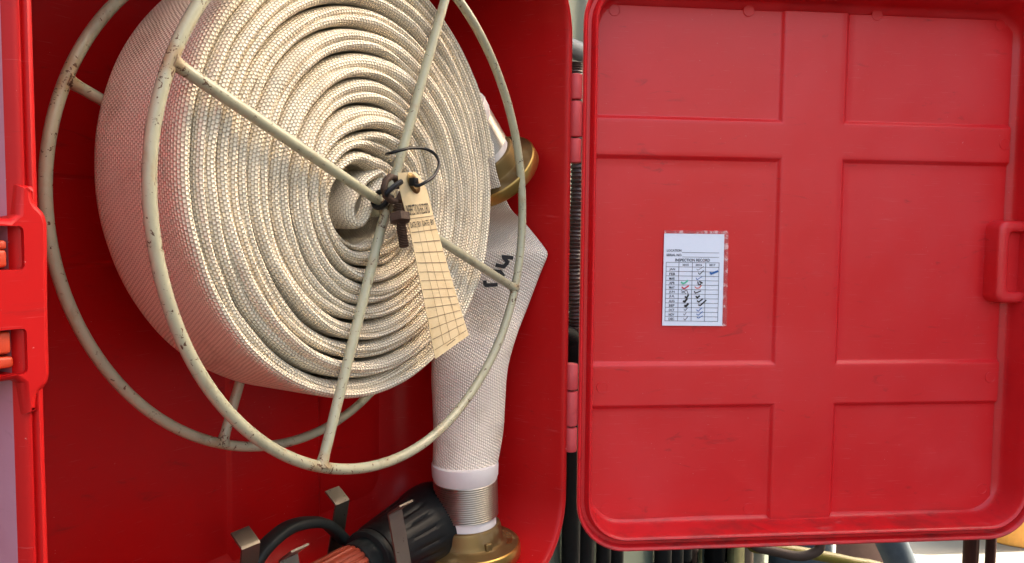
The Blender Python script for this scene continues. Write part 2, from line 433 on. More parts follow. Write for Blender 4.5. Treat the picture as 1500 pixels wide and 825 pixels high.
# tessellate front face around the pockets
bm = bmesh.new()
out = [bm.verts.new(V((x, yf, z))) for x, z in face]; ed = [bm.edges.new((out[i], out[(i+1) % len(out)])) for i in range(len(out))]
pock = []
for (zt, zb) in pz:
    loop = rrect(pxl, pxr, zb, zt, .0022, 4)
    vs = [bm.verts.new(V((x, yf, z))) for x, z in loop]; ed += [bm.edges.new((vs[i], vs[(i+1) % len(vs)])) for i in range(len(vs))]; pock.append(loop)
bmesh.ops.triangle_fill(bm, edges=ed, use_beauty=True)
bm.verts.index_update(); mbk.add([v.co.copy() for v in bm.verts], [tuple(v.index for v in f.verts) for f in bm.faces]); bm.free()
for loop in pock: loft([[V((x, y, z)) for x, z in loop] for y in (yf, yf+.001, .018)], mbk, cap1=True)
mbk.obj('latch_block', 'box', cab, 35)
for (za, zb, xr) in ((352, 366, 10), (366, 392, 10), (486, 519, 16), (523, 540, 20)):
    a, b = P0(0, za, .004), P0(0, zb, .004); xr_ = P0(xr, (za+zb)/2, .002).x
    bbox(MB(), V((pxl+.002, .0015, b.z)), V((xr_-pxl-.002, 0, 0)), V((0, .012, 0)), V((0, 0, a.z-b.z)), .0015).obj('latch_lug', 'lug', cab)
# bolt on the inner side wall
p = on_y(627, 694, .19)
lathe([(.0, -.012), (.004, -.012), (.0075, -.010), (.008, -.006), (.008, -.001), (.0055, 0), (.0055, .035)], p, (0, 1, 0), 16).obj('bolt', 'black', cab)

# ------------------------------------------------------------------ door (part of the cabinet, hinged at the right)
DA = R(5.75); HP = on_y(836, 400, 0.0); HP.z = 0
DL = h2w((math.cos(DA), math.sin(DA), 0)); DN = h2w((math.sin(DA), -math.cos(DA), 0))     # along the door; towards the viewer
def dpt(s, z, d=0): return HP + DL*s + V((0, 0, z)) - DN*d
def door_hit(px, py, d=0):
    r_ = ray(px, py); o = HP-DN*d; t = (o-CAM).dot(DN)/r_.dot(DN); h = CAM+r_*t; return (h-HP).dot(DL), h.z
DS0, DS1 = door_hit(850, 400)[0], door_hit(1537, 400)[0]
DZ0 = (door_hit(900, 803)[1]+door_hit(1420, 776)[1])/2-.0095; DZ1 = door_hit(1100, -40)[1]
def dring(o, d): return [dpt(s, z, d) for s, z in rrect(DS0+o, DS1-o, DZ0+o, DZ1-o, max(.01, .058-o*.9))]
TD = .040
prof = [(.020, .050), (.0135, .0485), (.0115, .042), (.0045, .012), (.0004, .0050), (.0005, .001), (.002, 0), (.0038, .0006), (.0052, .0040), (.0062, .0085), (.0100, .0085), (.0112, .006), (.0126, .0005), (.0138, -.0006), (.0156, .0004),
        (.0168, .003), (.0176, .016), (.0184, TD-.008), (.0194, TD-.0040), (.0212, TD-.0014), (.0240, TD+.0004), (.0290, TD+.0040)]
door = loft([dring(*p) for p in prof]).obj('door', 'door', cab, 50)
mbd = loft([dring(.0195, .0500), dring(.0197, .0504)], cap1=True).obj('outer_panel', 'door', door)
c1, c2 = door_hit(1137, 350, TD)[0], door_hit(1230, 350, TD)[0]
r1, r2 = door_hit(1000, 174, TD)[1], door_hit(1000, 232, TD)[1]; r3, r4 = door_hit(1000, 532, TD)[1], door_hit(1000, 595, TD)[1]
xs = lines(DS0+.0185, DS1-.0185, (c1, c2), .003, 50); zs = lines(DZ0+.0185, DZ1-.0185, (r1, r2, r3, r4), .003, 60)
W = .003
hv, hf = heightfield(xs, zs, lambda s, z: max(band(s, c1, c2, W), band(z, r2, r1, W), band(z, r4, r3, W))*.0042+.0010*noise.noise(V((s*7, z*7, 3)))+.0004*noise.noise(V((s*25, z*25, 8))),
                     lambda s, z, h: dpt(s, z, TD+.0003-h), clipper(DS0+.0185, DS1-.0185, DZ0+.0185, DZ1-.0185, .041))
mesh_obj('panel', hv, hf, 'door', door, 60)
# latch housing on the free edge of the door
za, zb = door_hit(1467, 322, .012)[1], door_hit(1467, 446, .012)[1]; sa = door_hit(1466, 385, .012)[0]
rings = []
for o, d in ((0, TD+.004), (.001, .021), (.002, .0185), (.005, .0170), (.012, .0168), (.0135, .0178), (.015, .027)):
    rings.append([dpt(s, z, d) for s, z in rrect(sa+o, DS1-.010, zb+o, za-o, .012-o*.4, 5)])
loft(rings, cap1=True).obj('latch_housing', 'door', door, 50)
# moulding pin marks
for px, py in ((900, 15), (1097, 16), (1285, 22), (1466, 37), (1468, 212), (884, 386), (1447, 381), (881, 567), (1447, 552), (888, 745), (1438, 716), (1097, 745)):
    s, z = door_hit(px, py, TD)
    inb = max(band(s, c1, c2, W), band(z, r2, r1, W), band(z, r4, r3, W))*.0042
    lathe([(.0066, -.004), (.0067, .0004), (.0064, .0006), (.0060, .0004), (.0001, .0004)], dpt(s, z, TD+.0003-inb), DN, 24, cap=False).obj('pin_mark', 'door', door, 0)
# hinges: outer knuckles belong to the cabinet, the middle one to the door
for zt, zm1, zm2, zb in ((107, 147, 202, 240), (530, 570, 622, 659)):
    o = HP + DL*.004 + V((.001, .002, 0))
    def kn(a, b, parent, leaf):
        za, zb_ = on_y(840, a, 0).z-.0006, on_y(840, b, 0).z+.0006
        m = MB(); rings = []
        lathe([(.0045, 0), (.0068, .0008), (.0072, .0018), (.0072, za-zb_-.0018), (.0068, za-zb_-.0008), (.0045, za-zb_)], V((o.x, o.y, zb_)), (0, 0, 1), 20, m)
        if leaf == 'cab': bbox(m, V((X1+.006, .001, zb_+.001)), V((o.x-X1-.006, 0, 0)), V((0, .007, 0)), V((0, 0, za-zb_-.002)), .0012)
        else: bbox(m, V((o.x, o.y, zb_+.001))+DL*.001-DN*.001, DL*(DS0+.001), -DN*.006, V((0, 0, za-zb_-.002)), .0012)
        m.obj('hinge_knuckle', 'knuckle', parent, 40)
    kn(zt, zm1, cab, 'cab'); kn(zm1, zm2, door, 'door'); kn(zm2, zb, cab, 'cab')
    tube([V((o.x, o.y, on_y(840, zt, 0).z-.003)), V((o.x, o.y, on_y(840, zb, 0).z+.003))], .003, 10).obj('hinge_pin', 'rust', cab)

# ================================================================== REEL
RC = on_y(572, 302, .025); RR = .21; RW = .1124
PH = -.379
reel = thing('hose_reel', (RC.x, BACK-.01, RC.z-RR), 'cream painted steel hose reel with rusty chipped rings and four spokes', 'hose reel')
def rp(ang, y, r=RR): return V((RC.x+r*math.cos(ang), y, RC.z+r*math.sin(ang)))
TR = .0042
for y, nm in ((RC.y, 'front_ring'), (RC.y+RW, 'back_ring')):
    js = [rp(PH+i*math.pi/2, y) for i in range(4)]
    rf = lambda p: max(0, 1-min((p-j).length for j in js)/.022)
    tube([rp(2*math.pi*i/160, y)+V((0, .0012*noise.noise(V((math.cos(i/25.46)*2, math.sin(i/25.46)*2, y*30))), 0)) for i in range(160)], TR, 14, True, None, rf).obj(nm, 'paint', reel, 60, True)
    for i in range(4):
        a = PH+i*math.pi/2; dz = -.003 if nm == 'front_ring' else .0
        n = 40; pts = [rp(a, y+ .004*(1-t/n), .004+(RR-.004)*t/n) for t in range(n+1)]
        rs = lambda p: max(max(0, 1-abs(p.x*0+(p-rp(0, y, 0)).length-RR)/.016), .9*max(0, 1-(p-rp(0, y, 0)).length/.03))
        m = tube(pts, lambda t: .0041+.0022*sstep(.965, 1, t), 12, False, None, rs)
        m.obj('spoke', 'paint', reel, 60, True)
tube([V((RC.x, RC.y+.006, RC.z)), V((RC.x, BACK-.002, RC.z))], .009, 16).obj('axle', 'paint', reel)
lathe([(.045, 0), (.045, .004), (.02, .006), (.012, .02), (.012, .05)], V((RC.x, BACK-.003, RC.z)), (0, -1, 0), 28).obj('mounting_plate', 'paint', reel)
# hub hardware: nut, eye, threaded stud
hub = RC+V((.0035, -.006, 0))
m = MB(); lathe([(.0085, -.006), (.0105, -.005), (.0105, .005), (.0085, .006)], hub+V((.004, -.004, .002)), (0.25, -1, 0), 6, m); m.obj('hub_nut', 'rust', reel, 30)
ec = on_y(573, 268, .008)
tube([on_y(566+a, 268+b, .008) for a, b in ((14, 27), (7, 26), (-1, 19), (-4, 8), (-1, -3), (6, -9), (13, -7), (17, 1), (17, 9))], .0027, 10).obj('eye_bolt', 'rust', reel)
pa, pb = on_y(583, 300, .004), on_y(592, 362, -.006)
L = (pb-pa).length; prof = []
nth = 26
for i in range(nth): prof += [(.0030, L*i/nth), (.0040, L*(i+.5)/nth)]
lathe(prof+[(.003, L)], pa, pb-pa, 14).obj('threaded_stud', 'rust', reel, 60)
m = MB(); lathe([(.006, 0), (.0085, .001), (.0085, .007), (.006, .008)], pa+(pb-pa)*.20, pb-pa, 6, m); m.obj('stud_nut', 'rust', reel, 30)

# ================================================================== HOSE
hose = thing('fire_hose', (RC.x+.2, .09, Z0+.01), 'cream woven fire hose coiled on the reel with one end hanging', 'hose')
YF, HW = RC.y+.0119, .098        # front edge plane, flat width
OC = (-.0031, .0187)             # centre of the outer turns relative to the hub
NT_, r0, r1 = 18, .021, .1775
def spiral(tau, th=None):  # tau 0..NT_
    th = R(12)+2*math.pi*(NT_-tau) if th is None else th; k = tau/NT_
    r = r0+(r1-r0)*k
    r += .0030*noise.noise(V((math.cos(th)*1.1, math.sin(th)*1.1, tau*.8)))*(1 if tau < NT_-1 else (NT_-tau))
    r += .0011*math.sin(math.pi*tau+1.5*noise.noise(V((math.cos(th)*.6, math.sin(th)*.6, tau*.4))))*min(1, max(0, NT_-.5-tau))
    r -= .002*(1-sstep(0, 4.5, tau))*max(0, math.cos(th-R(62)))**1.1
    r += .024*(1-sstep(0, 6.5, tau))*max(0, math.cos(th-R(180)))**1.3
    cx, cz = OC[0]*k, OC[1]*k
    return V((RC.x+cx+r*math.cos(th), 0, RC.z+cz+r*math.sin(th)))
hp = [on_y(px, py, YF) for px, py in ((566, 264), (554, 283), (546, 301), (541, 316), (535, 326), (527, 327), (521, 316), (521, 299), (530, 279), (546, 262), (564, 251))]
path = [V((p.x, 0, p.z)) for p in smoothpath(hp, 6)]
st = spiral(0)
# join: start the spiral where its angle follows the hairpin's end
ang_end = math.atan2(path[-1].z-RC.z, path[-1].x-RC.x)
tau0 = 0
while abs(((math.atan2(spiral(tau0).z-RC.z, spiral(tau0).x-RC.x)-ang_end+math.pi) % (2*math.pi))-math.pi) > .05: tau0 += .005
tau0 += .10
n = int((NT_-tau0)*150)
nh = len(path)-1
path = path[:-1]+[spiral(tau0+(NT_-tau0)*i/n) for i in range(n+1)]
def sect(th, wd, cap, seg):   # flattened section: (radial, axial) with axial 0 at the front fold
    pts = []
    for i in range(seg+1):
        a = -math.pi/2+math.pi*i/seg; pts.append((th/2*math.sin(a), cap-cap*math.cos(a)))
    for t in (.2, .4, .6, .8): pts.append((th/2, cap+(wd-2*cap)*t))
    for i in range(7):
        a = math.pi/2-math.pi*i/6; pts.append((th/2*math.sin(a), wd-cap+cap*math.cos(a)))
    for t in (.8, .6, .4, .2): pts.append((-th/2, cap+(wd-2*cap)*t))
    return pts
pitch = (r1-r0)/NT_
v = []; uv = []; fcs = []; arc = 0; m = None
for i, p in enumerate(path):
    if i: arc += (path[i]-path[i-1]).length
    t = (path[min(i+1, len(path)-1)]-path[max(0, i-1)]).normalized(); nr = V((-t.z, 0, t.x)); nr = nr if nr.dot(p-RC) > 0 or i < 60 else -nr
    nr = V((-t.z, 0, t.x))                        # left of travel = outward on a clockwise coil
    tt = i/150
    a = math.atan2(p.z-RC.z, p.x-RC.x)
    ta = tau0+(NT_-tau0)*(i-nh)/n
    th0 = R(12)+2*math.pi*(NT_-ta)
    th = 1.08*(spiral(min(NT_, max(0, ta))+.5, th0)-spiral(min(NT_, max(0, ta))-.5, th0)).length
    th *= 1+.10*noise.noise(V((math.cos(a)*.9, math.sin(a)*.9, tt*1.9+7)))
    dy = .0068*noise.noise(V((math.cos(a)*.7, math.sin(a)*.7, tt*2.3)))+.0022*noise.noise(V((p.x*30, p.z*30, tt)))
    if tt > NT_-1.6: dy *= .4
    if i < 70: dy += .001; th = pitch*.98
    sc = sect(th, HW, min(.0120, th*1.15)+.0012*noise.noise(V((arc*6, 3, 1))), 14)
    m = len(sc); vv = 0
    for k, (q, y) in enumerate(sc):
        if k: vv += math.hypot(q-sc[k-1][0], y-sc[k-1][1])
        v.append(V((p.x, YF+dy+y, p.z))+nr*q); uv.append((arc, vv))
    if i:
        b = (i-1)*m
        for k in range(m): fcs.append((b+k, b+(k+1) % m, b+m+(k+1) % m, b+m+k))
fcs.append(tuple(range(m))); fcs.append(tuple(range(len(v)-m, len(v)))[::-1])
mesh_obj('coil', v, fcs, 'weave', hose, 80, uv)

# hanging end: leaves the coil on the right, creases at the tip, falls to the lower coupling
CUF = V((.2315, .115, 0)); CUF.z = on_y(681, 690, .115).z
ed = [  # (px, py of the right outline, y of that edge, width, thickness, twist of the width vector from -y towards the camera's right)
    (704, 178, .050, .088, .0085, .0), (722, 207, .044, .088, .0090, .05), (728, 252, .043, .093, .0095, .12), (747, 303, .042, .098, .011, .40), (770, 328, .042, .099, .015, .7),
    (792, 355, .040, .100, .014, .9), (802, 369, .036, .101, .010, 1.0), (801, 378, .036, .100, .012, 1.0), (790, 405, .038, .098, .020, 1.0), (773, 450, .041, .094, .029, 1.0),
    (756, 495, .044, .089, .038, 1.0), (744, 540, .046, .083, .046, 1.0), (740, 590, .048, .079, .052, 1.0), (737, 635, .048, .076, .058, 1.0), (728, 684, .050, .069, .066, 1.0)]
CX = V((math.cos(YAW), -math.sin(YAW), 0))
secs = []
for px, py, y, wd, th, tw in ed:
    y = min(y, on_x(px, py, .2575).y); e = on_y(px, py, y); wv = (V((0, -1, 0))*(1-tw)+CX*tw).normalized(); secs.append((e, wv, wd, th))
# smooth interpolation of sections (kept sharp at the crease)
def interp(a, b, t): return (a[0].lerp(b[0], t), a[1].lerp(b[1], t).normalized(), a[2]+(b[2]-a[2])*t, a[3]+(b[3]-a[3])*t)
CRS = 6
full = []
def crs(lst, sub):
    E = smoothpath([s[0] for s in lst], sub); out = []
    for i, e in enumerate(E):
        k = min(i//sub, len(lst)-2); t = (i-k*sub)/sub; s = interp(lst[k], lst[k+1], t); out.append((e, s[1], s[2], s[3]))
    return out
full = crs(secs[:CRS+1], 8)[:-1]+crs(secs[CRS:], 8)
v = []; uv = []; fcs = []; arc = 0; NS = 36; prev = None
for i, (e, wv, wd, th) in enumerate(full):
    c = e-wv*(wd/2); nrm = wv.cross(V((0, 0, 1))).normalized()
    if prev is not None: arc += (c-prev).length
    prev = c; ex = 2.6-1.6*0
    vv = 0; last = None
    for k in range(NS):
        a = 2*math.pi*k/NS; x, y_ = math.cos(a), math.sin(a)
        pw = 1.0 if th/wd > .5 else .75
        q = c+wv*(wd/2*x)+nrm*(th/2*math.copysign(abs(y_)**pw, y_))
        crk = .0025*noise.noise(V((q.x*30, q.y*30, q.z*14)))*min(1, max(0, (NS and (1-th/.075))))
        q += nrm*crk
        if last is not None: vv += (q-last).length
        last = q; v.append(q); uv.append((arc, vv))
    if i:
        b = (i-1)*NS
        for k in range(NS): fcs.append((b+k, b+(k+1) % NS, b+NS+(k+1) % NS, b+NS+k))
fcs.append(tuple(range(NS))); fcs.append(tuple(range(len(v)-NS, len(v)))[::-1])
tail = mesh_obj('hanging_end', v, fcs, 'tailweave', hose, 70, uv)
bvh = BVHTree.FromPolygons(v, fcs)
# pen marks on the hanging end
def pen(px, py):
    d = ray(px, py).normalized(); h = bvh.ray_cast(CAM, d)
    return (h[0]-d*.0006) if h[0] else on_y(px, py, .05)
m = MB()
for st_ in ([(752, 378), (736, 376), (744, 384), (738, 391), (726, 388)], [(738, 405), (733, 398), (722, 397)], [(729, 417), (711, 418), (710, 411)]):
    strip(st_, 5.4, pen, m, 5)
m.obj('pen_mark', 'marker', hose, 0)
# lower coupling
AX = V((.02, -.02, -1)).normalized()
cb = full[-1][0]-full[-1][1]*(full[-1][2]/2)
def coupling(base, ax, k=1.0, parent=hose):
    def lathe(prof, o, a, seg, **kw): return globals()['lathe']([(r_*k, t_*k) for r_, t_ in prof], o, a, seg, **kw)
    # sleeve collar, wire binding, white tail piece, brass body
    lathe([(.0335, -.004), (.0358, -.003), (.0362, .0), (.0358, .010), (.0345, .014), (.0338, .0165)], base, ax, 48).obj('sleeve', 'white', parent)
    prof = [(.030, .012)]; nw = 17; p_ = .0023
    for i in range(nw):
        for q in range(5):
            a = math.pi*q/5; prof.append((.0336+.0014*math.sin(a), .0155+p_*(i+q/5)))
    prof.append((.030, .0155+p_*nw))
    lathe(prof, base, ax, 48).obj('wire_binding', 'wire', parent, 80)
    e = .0155+p_*nw
    lathe([(.0300, e-.004), (.0325, e), (.0325, e+.014)], base, ax, 40).obj('tail_piece', 'white', parent)
    t0 = e+.010
    b = lathe([(.033, t0-.001), (.0345, t0-.0015), (.0365, t0-.0005), (.0378, t0+.003), (.0385, t0+.012), (.0400, t0+.0165), (.043, t0+.0185), (.0550, t0+.020), (.0562, t0+.0205)], base, ax, 56, cap=False).obj('coupling_collar', 'brassdull', parent, 35)
    lathe([(.0562, t0+.0203), (.0575, t0+.0213), (.0580, t0+.023), (.0580, t0+.034), (.0570, t0+.0355), (.050, t0+.036), (.044, t0+.040), (.030, t0+.040)], base, ax, 56).obj('coupling_ring', 'brass', parent, 35)
    return t0
t0 = coupling(cb+V((0, 0, .002)), AX)
# locking lug and raised lettering on the flange
fdir = (on_x(735, 770, cb.x)-V((cb.x, cb.y, 0))); 
a0 = V((CX.x, CX.y, 0)).normalized(); b0 = AX.cross(a0).normalized()
def flange(a, r, h): return cb+V((0, 0, .002))+AX*(t0+.0203-h)+a0*(r*math.cos(a))+b0*(r*math.sin(a))
m = MB(); cen = R(-8)
def fm(x, y): return flange(cen+x, .0440+y, .0030)
sgn = 1 if (flange(.5, .05, 0)-CAM).length > (flange(-.5, .05, 0)-CAM).length else -1
text('ents', -.42*sgn, .42*sgn, .0, .0065, fm, m, .01)
m.obj('raised_lettering', 'brass', hose, 0)
m = MB(); la = -.9*sgn
q0, q1 = flange(la-.11, .037, .001), flange(la+.11, .037, .001)
out_ = a0*math.cos(la)+b0*math.sin(la)
bbox(m, q0-AX*.010-out_*.002, q1-q0, out_*.007, AX*.013, .0012); m.obj('locking_lug', 'brassdull', hose)
# upper coupling, tucked between coil and side wall
UAX = V((.66, -.06, -.60)).normalized()
coupling_at = V((.222, .070, on_x(752, 247, .224).z))
coupling(coupling_at-UAX*.078, UAX, .88)
tube(smoothpath([coupling_at-UAX*.078, coupling_at-UAX*.095, coupling_at-UAX*.115+V((-.006, 0, .004)), coupling_at-UAX*.13+V((-.03, 0, .01))], 6), .028, 24).obj('tucked_end', 'tailweave', hose)

# ================================================================== INSPECTION TAG
LE = [(0, (583, 253)), (.06, (584, 268)), (.12, (587, 283)), (.3, (600, 334)), (.5, (611, 390)), (.72, (622, 444)), (.95, (635, 512)), (1, (638, 526))]
RE = [(0, (609, 252)), (.06, (617, 262)), (.12, (626, 280)), (.3, (638, 328)), (.5, (656, 390)), (.72, (671, 440)), (.95, (684, 482)), (1, (687, 491))]
def tagmap(u, vv, off=0):
    l, r_ = sheet_sample(LE, vv), sheet_sample(RE, vv)
    px, py = l[0]+(r_[0]-l[0])*u, l[1]+(r_[1]-l[1])*u
    y = .004-.010*u*0+.006*math.sin(vv*2.6)*(u-.2)-.004*math.sin(math.pi*u)*.6
    return on_y(px, py, y)-V((0, off, 0))
tg = thing('inspection_tag', tagmap(.5, 1), 'beige paper inspection tag with ruled columns tied to the reel hub', 'tag')
v = []; fcs = []; NU, NV = 12, 36
def brk(u, vv): # worn lower corner
    return vv
for s_, off in ((0, 0), (1, -.0004)):
    for j in range(NV+1):
        for i in range(NU+1): v.append(tagmap(i/NU, brk(i/NU, j/NV), off))
m1 = (NU+1)*(NV+1)
for s_ in (0, 1):
    for j in range(NV):
        for i in range(NU):
            a = s_*m1+j*(NU+1)+i; q = (a, a+1, a+NU+2, a+NU+1); fcs.append(q[::-1] if s_ == 0 else q)
per = [i for i in range(NU+1)]+[j*(NU+1)+NU for j in range(1, NV+1)]+[NV*(NU+1)+i for i in range(NU-1, -1, -1)]+[j*(NU+1) for j in range(NV-1, 0, -1)]
for a, b in zip(per, per[1:]+per[:1]): fcs.append((a, b, b+m1, a+m1))
mesh_obj('paper', v, fcs, 'tag', tg, 60)
m = MB(); fm = lambda u, vv: tagmap(u, vv, .0004)
def vt(fr): return fr
text('INSPECTION RECORD', .05, .90, .238, .183, fm, m, .008)
for b_, x0, x1 in (('DATE', .04, .25), ('BY', .33, .45), ('DATE', .52, .74), ('BY', .82, .95)): text(b_, x0, x1, .302, .272, fm, m, .01)
rows = [.255]+[.325+.0525*i for i in range(13)]
m.obj('print', 'ink', tg, 0); m = MB()
for i, rv in enumerate(rows): strip([(.02, rv), (.97, rv)], .0032, fm, m, 8)
for u in (.29, .50, .76): strip([(u, .262), (u, .955)], .010, fm, m, 24)
strip([(.36, .972), (.62, .966)], .006, fm, m, 4)
m.obj('ruled_lines', 'rule', tg, 0)
# eyelet
ce = tagmap(.60, .075); eu = (tagmap(.95, .075)-tagmap(.25, .075)).normalized(); ev = (tagmap(.6, .0)-tagmap(.6, .15)).normalized()
m = MB(); rings = []
for r_, h in ((.0038, .0006), (.0042, .0016), (.0060, .0020), (.0085, .0012), (.0092, .0003)):
    rings.append([ce+eu*(r_*.8*math.cos(2*math.pi*k/28))+ev*(r_*1.05*math.sin(2*math.pi*k/28))+V((0, -h, 0)) for k in range(28)])
loft(rings, m); m.obj('eyelet', 'brassdull', tg)
m = MB(); loft([[ce+eu*(r_*math.cos(2*math.pi*k/20))+ev*(r_*1.2*math.sin(2*math.pi*k/20))+V((0, -.0008, 0)) for k in range(20)] for r_ in (.0036, .0002)], m); m.obj('eyelet_hole', 'black', tg)
# black cable tie: from the eyelet round to the spoke
tp = [(603, 268, -.001), (612, 272, -.008), (625, 266, -.012), (637, 256, -.010), (643, 240, -.004), (637, 226, .004), (622, 218, .012), (603, 217, .015), (588, 220, .017), (573, 224, .022), (566, 226, .033)]
tube(smoothpath([on_y(*q) for q in tp], 6), .0013, 8).obj('cable_tie', 'blackg', tg)
c = on_y(606, 267, -.003); bbox(MB(), c-V((.0025, .003, .003)), V((.005, 0, 0)), V((0, .006, 0)), V((0, 0, .0065)), .0008).obj('tie_head', 'blackg', tg)
sp0 = rp(PH+math.pi, RC.y, .013); sdir = V((math.cos(PH+math.pi), 0, math.sin(PH+math.pi)))
tt_ = on_y(570, 285, .008)
loop = [sp0+V((0, 1, 0))*(.0072*math.cos(a))+V((-sdir.z, 0, sdir.x))*(.0072*math.sin(a)) for a in [R(q) for q in range(0, 360, 15)]]
tube(loop, .0021, 8, True).obj('tie_loop', 'blackg', tg)
tube(smoothpath([sp0+V((.004, -.008, .002)), on_y(566, 285, .006), on_y(575, 275, .003), on_y(588, 266, .002)], 5), .0021, 8).obj('tie_strap', 'blackg', tg)

# ================================================================== INSPECTION CARD on the door
cq = {k: door_hit(*q, TD-.002) for k, q in dict(tl=(973, 342), tr=(1061, 342.5), br=(1058, 477.5), bl=(970, 477)).items()}
CXA, CXB, CYA, CYB = 150, 555, 100, 722
CARD_D = TD-.0022
def cardmap(x, y, off=.0004):
    u = (x-(150-(y-100)/620*12))/404.0; vv = (y-100)/621.0
    a = [cq['tl'][i]+(cq['tr'][i]-cq['tl'][i])*u for i in (0, 1)]; b = [cq['bl'][i]+(cq['br'][i]-cq['bl'][i])*u for i in (0, 1)]
    return dpt(a[0]+(b[0]-a[0])*vv, a[1]+(b[1]-a[1])*vv, CARD_D-off)
cardt = thing('inspection_card', cardmap(350, 722), 'white monthly inspection card with check marks in a clear sleeve on the door', 'card')
def slab(corners, o0, o1, name, mat):
    m = MB(); loft([[cardmap(x, y, o) for x, y in corners] for o in (o0, o1)], m, cap0=True, cap1=True); return m.obj(name, mat, cardt, 0)
slab([(150, 100), (554, 103), (542, 721), (138, 721)], -.0008, 0, 'paper', 'card')
# clear sleeve: thin glossy rim standing out at the top and right
m = MB()
loft([[cardmap(x, y, o) for x, y in ((150, 80), (570, 80), (582, 95), (570, 721), (540, 723), (556, 101), (150, 98))] for o in (-.0006, .0006)], m, cap0=True, cap1=True)
m.obj('clear_sleeve', 'laminate', cardt, 0)
m = MB(); cm = lambda x, y: cardmap(x, y, .0005)
text('LOCATION', 167, 264, 222, 206, cm, m, .022); text('SERIAL NO.', 165, 268, 252, 236, cm, m, .022); text('INSPECTION RECORD', 223, 456, 288, 268, cm, m, .022)
strip([(268, 227), (518, 229)], 2.5, cm, m, 2); strip([(270, 257), (518, 259)], 2.5, cm, m, 2)
for s_, x in (('2015', 292), ('2016', 381), ('2017', 472)): text(s_, x-21, x+21, 317, 303, cm, m, .022)
y0, y1 = 295, 690
for i in range(14):
    yy = y0+(y1-y0)*i/13; strip([(163-(yy-295)/395*8, yy-2), (518-(yy-295)/395*8, yy+.5)], 2.6, cm, m, 2)
for x in (163, 248, 338, 428, 518): strip([(x, y0-2), (x-8, y1)], 2.6, cm, m, 3)
for i, mo in enumerate('JAN FEB MAR APR MAY JUN JUL AUG SEP OCT NOV DEC'.split()):
    yc = y0+(y1-y0)*(i+1.5)/13; text(mo, 203-i*.4-19, 203-i*.4+19, yc+9, yc-8, cm, m, .022)
m.obj('print', 'print', cardt, 0)
cm2 = lambda x, y: cardmap(x, y, .0007)
def marks(name, mat, lst):
    for pts, wd in lst:
        m = MB(); strip(pts, wd, cm2, m, 3); m.obj(name, mat, cardt, 0)
marks('green_check_mark', 'inkg', [([(262, 425), (275, 436), (290, 430), (308, 414)], 11)])
marks('red_check_mark', 'inkr', [([(266, 458), (282, 472), (296, 462), (314, 450)], 9)])
marks('orange_check_mark', 'inko', [([(354, 456), (366, 467), (386, 464), (398, 447)], 6)])
marks('blue_check_mark', 'inkb', [([(458, 358), (464, 370), (482, 362), (512, 350)], 13), ([(363, 396), (369, 410), (384, 400), (404, 388)], 4), ([(366, 612), (378, 622), (402, 598)], 5), ([(366, 640), (376, 650), (408, 624)], 5), ([(368, 662), (380, 669), (408, 652)], 5)])
marks('black_check_mark', 'marker', [([(366, 336), (374, 346), (414, 320)], 2.5), ([(376, 362), (386, 374), (414, 347)], 5), ([(374, 422), (378, 440), (390, 444), (398, 432), (384, 420), (408, 432)], 7),
    ([(350, 486), (358, 500), (396, 484)], 7), ([(362, 520), (370, 532), (388, 517)], 11), ([(370, 550), (380, 560), (410, 537)], 9), ([(378, 578), (390, 584), (432, 546)], 9),
    ([(262, 482), (296, 504)], 3), ([(266, 498), (300, 480), (312, 510)], 4), ([(288, 522), (300, 534), (312, 510)], 11), ([(276, 552), (286, 560), (304, 536)], 13), ([(284, 582), (294, 590), (312, 570)], 14),
    ([(282, 610), (290, 618), (306, 600)], 4), ([(278, 640), (284, 650), (298, 632)], 3), ([(280, 672), (288, 684), (310, 656)], 3.5)])

# ================================================================== NOZZLE in its clips
NY = .112
pe = on_y(628, 772, NY); NZ = pe.z; NX1 = on_y(629, 770, NY).x
ax = V((1, 0, .03)).normalized()
noz = thing('hose_nozzle', (NX1-.12, NY, Z0+.01), 'black fire hose nozzle with ribbed orange red grip lying in clips', 'nozzle')
def npt(x): return V((NX1, NY, NZ))+ax*x
rib = lambda t, a: 1-.035*sstep(.72, .9, math.sin(a*18))*sstep(-.072, -.060, t)*(1-sstep(-.034, -.020, t))
prof = [(.026, -.092), (.031, -.090), (.0325, -.086)]+[(.033+.009*i/14, -.084+.068*i/14) for i in range(15)]+[(.0435, -.012), (.0450, -.004), (.0455, .002), (.0455, .012), (.0450, .015), (.0435, .0165), (.037, .0170), (.034, .0165), (.032, .006), (.001, .004)]
lathe(prof, npt(0), ax, 120, None, rib, False).obj('bumper', 'blackg', noz, 45)
lathe([(.020, -.100), (.0300, -.099), (.0310, -.097), (.0310, -.092), (.0285, -.0905), (.0285, -.0885)], npt(0), ax, 48).obj('collar', 'handle', noz)
lathe([(.018, -.118), (.0245, -.116), (.0245, -.099)], npt(0), ax, 40).obj('valve_neck', 'handle', noz)
gr = lambda t, a: 1-.075*max(0, math.sin(a*22))**2
lathe([(.020, -.215), (.0235, -.212)]+[(.0245, -.21+.0125*i) for i in range(8)]+[(.0235, -.1165), (.02, -.115)], npt(0), ax, 132, None, gr).obj('grip', 'grip', noz, 50)
lathe([(.012, -.275), (.030, -.273), (.031, -.245), (.02, -.225), (.018, -.213)], npt(0), ax, 40).obj('inlet', 'brassdull', noz)
